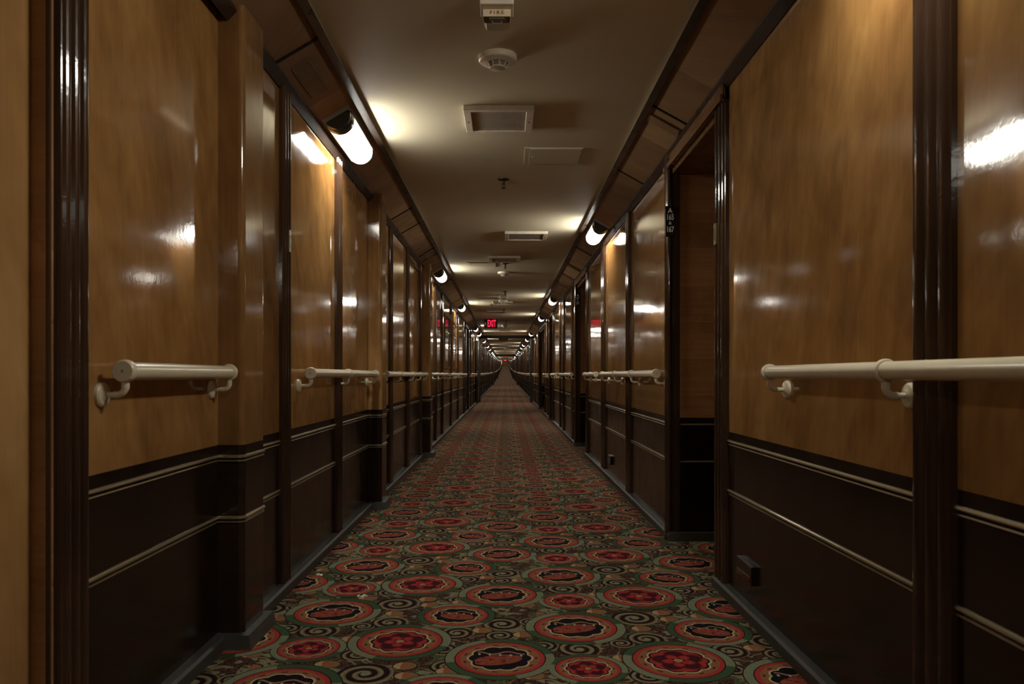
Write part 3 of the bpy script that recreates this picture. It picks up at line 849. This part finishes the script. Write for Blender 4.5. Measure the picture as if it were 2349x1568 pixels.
def strobe(x, y, label):
    o = thing('fire_strobe', label, 'fire alarm', (x, y, ZC+zf(y)), 'fire alarm strobes')
    b = MB(); b.box(-.0655,.0655,-.055,.058,-.05,0,0,False); b.build('housing', M['white_plastic'], o, bevel=.004)
    b = MB(); b.box(-.0545,.0545,-.012,.048,-.078,-.05,0,False); b.build('name_plate', M['fire_plate'], o, bevel=.0015)
    lettering('F I R E', .0185, M['red_ink'], o, (0,-.0127,-.064), FACE, sx=1.12, bold=.0002)
    b = MB()
    w = .0515
    prof = [(-w,0),(w,0),(w,-.008),(w*.93,-.020),(w*.78,-.029),(w*.6,-.032),(-w*.6,-.032),(-w*.78,-.029),(-w*.93,-.020),(-w,-.008)]
    b.prism(prof, lambda p, t: (p[0], t, -.078+p[1]), -.008, .044); b.build('lens', M['lens'], o)
    b = MB(); b.box(-.03,.03,.0,.034,-.0815,-.078,0,False); b.tube([(-.018,.016,-.094),(.018,.016,-.094)], .004, 8)
    for s in (-1, 1): b.tube([(s*.018,.016,-.079),(s*.018,.016,-.094)], .0025, 6)
    b.build('flash_tube', M['grey_box'], o)
    return o
strobe(-.033, 2.992, 'white fire alarm strobe marked FIRE on the ceiling at the top edge')
strobe(-.02, 14.1, 'bright fire alarm strobe hanging below the ceiling behind a sprinkler head')
strobe(.0, 22.4, 'small fire alarm strobe right of the lit exit sign')

# exit signs
def chevron(b, x, z, s, y):
    w = s*.34
    for d in (1, -1):
        b.hexa([(x,y,z),(x+w,y,z),(x+s*.62+w,y,z+d*s),(x+s*.62,y,z+d*s),(x,y-.004,z),(x+w,y-.004,z),(x+s*.62+w,y-.004,z+d*s),(x+s*.62,y-.004,z+d*s)])
y = 20.2
o = thing('exit_sign', 'black hanging exit sign with glowing red letters and a left arrow', 'exit sign', (-.381, y, ZC+zf(y)))
b = MB(); b.box(-.176,.176,-.03,.03,-.252,-.016,0,False); b.build('sign_box', M['sign'], o, bevel=.006)
b = MB(); b.box(-.06,.06,-.02,.02,-.016,.0,0,False); b.build('canopy_mount', M['sign'], o)
lettering('EXIT', .245, M['exit_red'], o, (.022,-.0315,-.132), FACE, sx=.45, bold=.007, ext=.002)
b = MB(); chevron(b, -.155, -.132, .032, -.0315); b.build('arrow', M['exit_red'], o)
o = thing('exit_sign', 'tiny glowing red exit sign at the far end of the passage', 'exit sign', (0, YEND-4, 1.72+zf(YEND-4)))
b = MB(); b.box(-.36,.36,-.05,.05,0,.42,0,False); b.build('sign_box', M['sign'], o)
b = MB(); b.box(-.33,.33,-.056,-.049,.03,.39,0,False); b.build('sign_face', M['exit_far'], o)
b = MB(); b.box(-.04,.04,-.03,.03,.42,.762,0,False); b.build('canopy_mount', M['sign'], o)
y = 30.0
o = thing('hanging_box', 'plain grey sign box hanging from the ceiling past the first doorway frame', 'sign', (-.06, y, ZC+zf(y)))
b = MB(); b.box(-.19,.19,-.04,.04,-.165,-.02,0,False); b.build('box_body', M['grey_box'], o, bevel=.006)
b = MB(); b.box(-.03,.03,-.02,.02,-.02,0,0,False); b.build('mount', M['grey_box'], o)
b = MB(); b.lathe([(0,-.004),(.014,-.003),(.016,0)], (0,-.04,-.04), (0,1,0), (1,0,0), (0,0,1), 12); b.build('pilot_light', M['exit_far'], o)

# ------------------------------------------------------------------ cabin number plates on the alcove posts
def plate(x, y, z, w, h, lines, label):
    o = thing('cabin_number_sign', label, 'sign', (x, y, z+zf(y)), 'cabin number signs')
    b = MB(); b.box(-w/2,w/2,-.004,.012,-h/2,h/2,0,False); b.build('plate', M['sign'], o, bevel=.001)
    for (t, sz, dz, sx) in lines: lettering(t, sz, M['letter'], o, (0,-.0048,dz), FACE, sx=sx, bold=.0005 if t == '&' else .0013)
NL = lambda a, c: [('A',.040,.062,.95),(a,.047,.022,.66),('&',.026,-.013,1.0),(c,.047,-.052,.66)]
plate(.999, 4.627, 1.937, .056, .182, NL('165','167'), 'narrow black sign lettered A 165 & 167 on the alcove post')
plate(1.021, 10.747, 2.065, .056, .182, NL('169','171'), 'narrow black cabin number sign on the second alcove post')
plate(1.021, 16.997, 2.03, .056, .182, [], 'dark unreadable cabin number sign on the third doorway post')

# ------------------------------------------------------------------ low wooden boxes on the right dado
def outlet(y0, y1, z0, z1, label):
    o = thing('outlet_box', label, 'outlet box', (XR, (y0+y1)/2, z0+zf(y0)), 'outlet boxes on the right dado')
    h = z1-z0; w = (y1-y0)/2
    b = MB(); b.box(-.021,0,-w,w,0,h,0,False); b.build('box_body', M['dado'], o, bevel=.0015)
    b = MB(); b.box(-.0225,-.02,-w+.02,w-.02,.008,h*.42,0,False); b.build('flap', M['mould'], o)
outlet(3.10,3.31,.145,.222,'dark wooden outlet box low on the near right dado')
outlet(7.25,7.45,.152,.232,'small dark outlet box low on the right dado beyond the alcove')

# flat cover plates and hatches on the cornices
def cornice_plate(side, a0, a1, y0, y1, d, mat, label):
    Wp, tt, nn, L = slope(side)
    c = Wp+tt*((a0+a1)/2)
    o = thing('cover_plate', label, 'cover plate', (c.x, (y0+y1)/2, c.z+zf(y0)), 'cover plates on the cornices')
    h = (a1-a0)/2; w = (y1-y0)/2
    q = lambda a, dd, yy: tuple(tt*a+nn*dd+Vector((0,yy,0)))
    b = MB(); b.hexa([q(-h,0,-w),q(h,0,-w),q(h,0,w),q(-h,0,w),q(-h,d,-w),q(h,d,-w),q(h,d,w),q(-h,d,w)]); b.build('plate', mat, o, bevel=.001)
    b = MB()
    for s in (-1, 1): b.lathe([(0,.002),(.003,.0015),(.004,0)], q(0,d,s*w*.7), nn, tt, Vector((0,1,0)), 8)
    b.build('screw', M['iron'], o)
    b = MB(); e = .003
    for (a, c2) in ((-h-e, -h), (h, h+e)):
        b.hexa([q(a,0,-w),q(c2,0,-w),q(c2,0,w),q(a,0,w),q(a,d+.002,-w),q(c2,d+.002,-w),q(c2,d+.002,w),q(a,d+.002,w)])
    b.build('edge_bead', M['brass'] if w > .1 else M['cornice'], o)
cornice_plate(-1,.085,.165,3.43,3.79,.006,M['cornice'],'long flush hatch with bright edges on the left cornice before the nearest lamp')
cornice_plate(1,.055,.235,4.24,4.33,.014,M['cornice'],'raised wooden plate on the right cornice over the open alcove')
cornice_plate(-1,.11,.19,8.85,9.12,.008,M['cornice'],'small square plate on the left cornice before the second lamp')
cornice_plate(1,.05,.23,9.98,10.08,.014,M['cornice'],'raised wooden plate on the right cornice over the second alcove')
cornice_plate(1,.05,.23,10.98,11.06,.014,M['cornice'],'raised wooden plate on the right cornice just past the second alcove')
cornice_plate(1,.11,.19,12.3,12.6,.008,M['cornice'],'small square plate on the right cornice before the second lamp')
cornice_plate(-1,.12,.2,11.8,12.0,.008,M['cornice'],'small plate on the left cornice past the second lamp')

# tall narrow glazed frames on the left wall beyond the third pillar
M['picture'] = simple('dark_picture', (.045,.03,.018), .08)
def case(y0, y1, label):
    o = thing('glazed_frame', label, 'picture frame', (XL, (y0+y1)/2, 1.12+zf(y0)), 'glazed frames on the left wall')
    w = (y1-y0)/2; h = .92
    b = MB()
    for (a, c, z0, z1) in ((-w,w,0,.03),(-w,w,h-.03,h),(-w,-w+.05,.03,h-.03),(w-.05,w,.03,h-.03)): b.box(0,.03,a,c,z0,z1,0,False)
    b.build('frame', M['pillar'], o)
    b = MB(); b.box(.002,.012,-w+.05,w-.05,.03,h-.03,0,False); b.build('picture', M['picture'], o)
    b = MB()
    for z in (.32,.62): b.box(.012,.02,-w+.05,w-.05,z,z+.018,0,False)
    b.build('crossbar', M['brass'], o)
case(12.75,13.9,'tall dark glazed frame on the left wall, first past the third pillar')
case(14.7,15.8,'tall dark glazed frame on the left wall, second past the third pillar')
o = thing('wall_notice', 'pale rectangular notice on the left wall at the far end of the passage', 'notice', (-.86, 196, 1.0+zf(196)))
b = MB(); b.box(-.17,.0,-.02,.02,0,1.05,0,False); b.build('board', M['paper'], o)

# litter on the carpet
def scrap(x, y, s, rz, label):
    o = thing('paper_scrap', label, 'paper scrap', (x, y, .001), 'scraps on the carpet', (0,0,rz))
    b = MB(); pts = []
    for i in range(6): pts.append((s*(i/5-.5), .006*math.sin(i*1.9), .004+.004*math.sin(i*2.3)))
    for a, c in zip(pts, pts[1:]):
        b.hexa([(a[0],a[1]-.008,.0),(c[0],c[1]-.008,.0),(c[0],c[1]+.008,.0),(a[0],a[1]+.008,.0),
                (a[0],a[1]-.008,a[2]),(c[0],c[1]-.008,c[2]),(c[0],c[1]+.008,c[2]),(a[0],a[1]+.008,a[2])])
    b.build('paper', M['paper'], o)
scrap(-.648,3.46,.045,.4,'white paper scrap on the carpet near a small red rose, left side')
scrap(-.935,3.83,.035,-.5,'white paper scrap on the carpet close to the left skirting')

# ------------------------------------------------------------------ world, camera, render settings
w = bpy.data.worlds.new('world'); sc.world = w; w.use_nodes = True
w.node_tree.nodes['Background'].inputs[0].default_value = (0,0,0,1)
w.node_tree.nodes['Background'].inputs[1].default_value = 0.0
cd = bpy.data.cameras.new('camera'); cam = bpy.data.objects.new('camera', cd); COL.objects.link(cam)
cam.location = (0,0,1.0); cam.rotation_euler = (PI/2,0,0)
cd.sensor_fit = 'HORIZONTAL'; cd.sensor_width = 36; cd.lens = 1750/2349*36
cd.shift_x = (1174.5-1159)/2349; cd.shift_y = (862-784)/2349
cd.clip_start = .05; cd.clip_end = 500
cd.dof.use_dof = True; cd.dof.focus_distance = 7.5; cd.dof.aperture_fstop = 7.1
sc.camera = cam
sc.view_settings.view_transform = 'Standard'; sc.view_settings.look = 'None'
sc.view_settings.exposure = 0.5; sc.view_settings.gamma = 1.0
cy = sc.cycles
cy.max_bounces = 8; cy.diffuse_bounces = 5; cy.glossy_bounces = 4; cy.transmission_bounces = 6
cy.sample_clamp_indirect = 6.0; cy.caustics_reflective = False; cy.caustics_refractive = False
cy.use_denoising = True
cy.use_adaptive_sampling = True; cy.adaptive_threshold = .03
